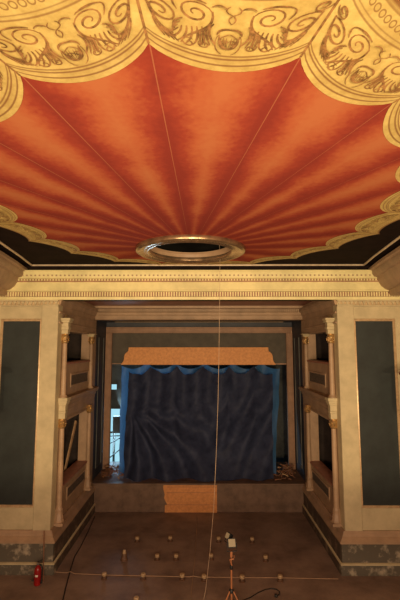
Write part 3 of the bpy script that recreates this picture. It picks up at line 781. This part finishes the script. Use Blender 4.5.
def line_thing(name, pix, r, mt, lab, cat, zf=None):
    m = MB(); P = []
    for px, py in pix: x, y = floor_pt(px, py); P.append((x, y, r+0.001+(zf(px) if zf else 0)))
    m.tube(P, r, 6); o = m.build(name, mt); tag(o, lab, cat); return o
line_thing('cord', [(53, 572.5), (66, 573.4), (70, 573.8), (74, 574.2), (104, 575.5), (143, 576.3), (182, 577), (189, 577.1), (193.5, 577.2), (198, 577.3), (204, 577.4), (242, 577.7), (285, 578), (312, 578.4), (338, 579)], 0.009, M['cord'],
           'thin pale cord stretched across the floor between the two plinths', 'cord', zf=lambda px: 0.042 if px == 70 else (0.024 if px == 193.5 else 0.0))
line_thing('cable', [(94.5, 517), (88, 532), (80, 548), (74, 558), (70, 571), (66, 586), (62, 603)], 0.016, M['blackrub'], 'dark cable lying on the floor along the left plinth', 'cable')
line_thing('wire', [(197, 516), (196, 540), (194, 566), (191.5, 590), (190.5, 606)], 0.009, M['cord'], 'thin reddish wire on the floor running straight away from the bare wood patch', 'wire')
ca = line_thing('power_cable', [(240, 602), (250, 598), (258, 593), (265, 590), (271, 588.8), (276, 589.5), (279.5, 592), (279, 595), (276, 597)], 0.012, M['blackrub'], 'black cable curling on the floor right of the tripod lamp', 'cable')
x, y = floor_pt(276, 597)
m = MB(); m.lathe(x, y, [(.035, .005), (.045, .02), (.045, .05), (.03, .07), (.0, .075)], 12); m.build('plug', M['blackrub'], ca)

# hanging cord from the ceiling opening
m = MB(); P = []
def plane_pt(px, py, Y):
    f, th = 425, math.atan(49/425); u = (px-202)/f; v = (300-py)/f; c, q = math.cos(th), math.sin(th)
    r = (u, c-v*q, q+v*c); t = Y/r[1]; return (r[0]*t, Y, 6.5+r[2]*t)
P.append((0.48, 11.95, 10.6))
for px, py in [(220, 262), (219.6, 300), (219, 350), (218, 400), (216.3, 450), (213.8, 505), (210, 550), (205.5, 590), (203.5, 602)]: P.append(plane_pt(px, py, 11.95))
P[-1] = (P[-1][0], 11.9, 0.012)
m.tube(P, 0.006, 6); o = m.build('hanging_cord', M['hang']); tag(o, 'long thin pale cord hanging from the ceiling opening down to the floor', 'cord')

# fire extinguisher
ex, ey = floor_pt(36.8, 585)
e = empty('fire_extinguisher', (ex, ey, 0))
m = MB(); m.lathe(ex, ey, [(.088, 0), (.096, .02), (.096, .36), (.092, .40), (.075, .45), (.045, .485), (.03, .50), (.03, .52)], 24); body = m.build('cylinder', M['red'], e)
m = MB(); m.lathe(ex, ey, [(.0985, .20), (.0985, .31)], 24, cap=False)
# sticker wraps a front arc only
m = MB(); vs = []; fs = []
for k in range(9):
    a = -PI/2-0.4+0.8*k/8
    for z in (.24, .29): vs.append((ex+.0975*math.cos(a), ey+.0975*math.sin(a), z))
for k in range(8): fs.append((2*k, 2*k+2, 2*k+3, 2*k+1))
m.add(vs, fs); m.build('sticker', M['paper'], body)
m = MB(); m.lathe(ex, ey, [(.032, .52), (.036, .53), (.036, .56), (.02, .575)], 14); m.tube([(ex, ey, .55), (ex+.05, ey-.03, .55)], .016, 8); m.build('valve', M['steel'], e)
m = MB(); m.box(ex-.015, ex+.13, ey-.014, ey+.014, .575, .590); m.add([(ex-.015, ey-.014, .60), (ex+.13, ey-.014, .64), (ex+.13, ey+.014, .64), (ex-.015, ey+.014, .60), (ex-.015, ey-.014, .612), (ex+.13, ey-.014, .652), (ex+.13, ey+.014, .652), (ex-.015, ey+.014, .612)],
    [(0, 1, 2, 3), (4, 5, 6, 7), (0, 1, 5, 4), (1, 2, 6, 5), (2, 3, 7, 6), (3, 0, 4, 7)]); m.box(ex-.015, ex+.005, ey-.012, ey+.012, .56, .612); m.build('handle', M['blackrub'], e, smooth=0)
m = MB(); m.tube([(ex+.04, ey-.03, .55), (ex+.11, ey-.05, .54), (ex+.15, ey-.05, .46), (ex+.14, ey-.045, .32), (ex+.125, ey-.04, .18)], .014, 8); m.tube([(ex+.125, ey-.04, .18), (ex+.12, ey-.04, .06)], .016, 8, taper=1.8); m.build('hose', M['blackrub'], e)
m = MB(); m.tube([(ex-.095, ey, .1), (ex-.17, ey-.01, .11)], .015, 8); m.build('bracket', M['blackrub'], e)
tag(e, 'red fire extinguisher standing on the floor before the left plinth', 'fire extinguisher')
# thin stick leaning on the plinth behind it
m = MB(); m.tube([(ex+.12, ey+.13, 0.01), plane_pt(43.8, 531, 13.06)], .014, 8); o = m.build('stick', M['debris']); tag(o, 'thin brown stick leaning on the left plinth behind the red extinguisher', 'stick')

# tripod work light
tx, ty = 0.71, 11.0
t = empty('tripod_work_light', (tx, ty, 0))
hub = .70
m = MB(); m.tube([(tx, ty, .45), (tx, ty, 1.20)], .022, 10); m.tube([(tx, ty, 1.18), (tx, ty, 1.60)], .016, 10); m.build('pole', M['orange'], t)
m = MB(); m.lathe(tx, ty, [(.035, hub-.05), (.06, hub-.03), (.06, hub+.02), (.035, hub+.05)], 14); m.build('hub', M['blackrub'], t)
m = MB(); m.lathe(tx, ty, [(.035, 1.19), (.04, 1.21), (.04, 1.26), (.025, 1.28)], 12); m.build('collar', M['blackrub'], t)
for k in range(3):
    a = R(-90+120*k+60)
    c, q = math.cos(a), math.sin(a)
    m = MB(); m.tube([(tx+.05*c, ty+.05*q, hub), (tx+.50*c, ty+.50*q, .015)], .016, 8); m.tube([(tx+.02*c, ty+.02*q, .46), (tx+.29*c, ty+.29*q, .335)], .010, 6)
    lg = m.build('leg', M['orange'], t)
    m = MB(); m.lathe(tx+.50*c, ty+.50*q, [(.024, 0), (.026, .015), (.022, .05)], 10); m.build('foot', M['blackrub'], lg)
m = MB(); m.box(tx-.025, tx+.025, ty-.025, ty+.025, 1.48, 1.62); m.tube([(tx-.04, ty-.04, 1.42), (tx+.06, ty-.06, 1.46), (tx+.07, ty-.05, 1.53)], .02, 8); m.tube([(tx+.015, ty-.05, 1.30), (tx-.03, ty-.06, 1.40), (tx+.02, ty-.04, 1.48)], .014, 8); m.build('clamp', M['orange'], t)
def head(hx, hy, hz, w, rot, ml, nm):
    # housing with cooling back and a glass front facing the camera and up
    m = MB()
    th = R(-28)
    def T(p):
        x, y, z = p; y, z = y*math.cos(th)-z*math.sin(th), y*math.sin(th)+z*math.cos(th)
        x, y = x*math.cos(rot)-y*math.sin(rot), x*math.sin(rot)+y*math.cos(rot)
        return (hx+x, hy+y, hz+z)
    w2 = w/2
    f = [(-w2, 0, -w2), (w2, 0, -w2), (w2, 0, w2), (-w2, 0, w2)]; b = [(-w2*.7, .12, -w2*.7), (w2*.7, .12, -w2*.7), (w2*.7, .12, w2*.7), (-w2*.7, .12, w2*.7)]
    m.add([T(p) for p in f+b], [(0, 1, 2, 3), (7, 6, 5, 4), (0, 1, 5, 4), (1, 2, 6, 5), (2, 3, 7, 6), (3, 0, 4, 7)])
    for k in range(4): y0 = .03+.025*k; g = w2*(1-.3*y0/.12)+.012; m.add([T((sx*g, y0+dy, sz*g)) for dy in (0, .008) for sx, sz in ((-1, -1), (1, -1), (1, 1), (-1, 1))], [(0, 1, 2, 3), (7, 6, 5, 4), (0, 1, 5, 4), (1, 2, 6, 5), (2, 3, 7, 6), (3, 0, 4, 7)])
    h = m.build('lamp_head', M['blackrub'], t, smooth=0)
    m = MB(); g = w2*.84; m.add([T((sx*g, dy, sz*g)) for dy in (-.012, -.001) for sx, sz in ((-1, -1), (1, -1), (1, 1), (-1, 1))], [(0, 1, 2, 3), (7, 6, 5, 4), (0, 1, 5, 4), (1, 2, 6, 5), (2, 3, 7, 6), (3, 0, 4, 7)])
    m.build('lamp_glass', M['lens'], h, smooth=0)
    m = MB(); m.tube([T((-w2-.02, .05, 0)), T((-w2-.02, .05, -w2-.07)), T((w2+.02, .05, -w2-.07)), T((w2+.02, .05, 0))], .012, 6); m.build('yoke', M['blackrub'], h)
head(tx+.015, ty-.02, 1.80, .20, R(8), None, '')
head(tx-.08, ty+.14, 1.90, .15, R(-60), None, '')
tag(t, 'orange tripod work light with two black lamp heads standing on the floor', 'work light')

# ------------------------------------------------------------------ lights
def aim(o, tgt):
    o.rotation_euler = (Vector(tgt)-o.location).to_track_quat('-Z', 'Y').to_euler()
def spot(name, loc, tgt, energy, col, ang, blend, size):
    l = bpy.data.lights.new(name, 'SPOT'); l.energy = energy; l.color = col; l.spot_size = R(ang); l.spot_blend = blend; l.shadow_soft_size = size
    o = bpy.data.objects.new(name, l); o.location = loc; COL.objects.link(o); aim(o, tgt); return o
def area(name, loc, tgt, energy, col, sx, sy):
    l = bpy.data.lights.new(name, 'AREA'); l.energy = energy; l.color = col; l.shape = 'RECTANGLE'; l.size = sx; l.size_y = sy
    o = bpy.data.objects.new(name, l); o.location = loc; COL.objects.link(o); aim(o, tgt); return o
WARM = (1.0, 0.75, 0.42)
spot('balcony_lamp', (XM+4.8, -3.0, 5.6), (XM+1.0, 13.3, 9.0), 1750, WARM, 110, 1.0, 0.16)
spot('balcony_lamp', (XM-4.8, -3.0, 5.6), (XM-1.0, 13.3, 9.0), 1750, WARM, 110, 1.0, 0.16)
spot('balcony_lamp', (0.6, -2.6, 5.7), (0.2, 13.3, 9.2), 3400, WARM, 110, 1.0, 0.2)
# dim warm fill added to brighten the floor, unseen under the rear balcony
area('floor_fill', (XM, 1.0, 4.3), (XM, 16, 1.0), 800, (1.0, 0.71, 0.47), 6.0, 0.4)
# daylight entering the stage house
area('daylight', (-5.0, 24.6, 2.2), (-2.5, 20.3, 3.2), 380, (0.45, 0.75, 1.0), 1.6, 2.8)
w = bpy.data.worlds.new('World'); sc.world = w; w.use_nodes = True
w.node_tree.nodes['Background'].inputs['Color'].default_value = (0.004, 0.004, 0.005, 1)

# ------------------------------------------------------------------ camera
cd = bpy.data.cameras.new('camera'); cam = bpy.data.objects.new('camera', cd); COL.objects.link(cam)
cam.location = (0, 0, 6.5); cd.sensor_fit = 'HORIZONTAL'; cd.sensor_width = 36; cd.lens = 425/400*36
cam.rotation_euler = (R(90)+math.atan(49/425), 0, math.atan(2/425)); cd.clip_start = 0.05
sc.camera = cam
sc.view_settings.view_transform = 'Standard'; sc.view_settings.look = 'None'; sc.view_settings.gamma = 1; sc.view_settings.exposure = 0
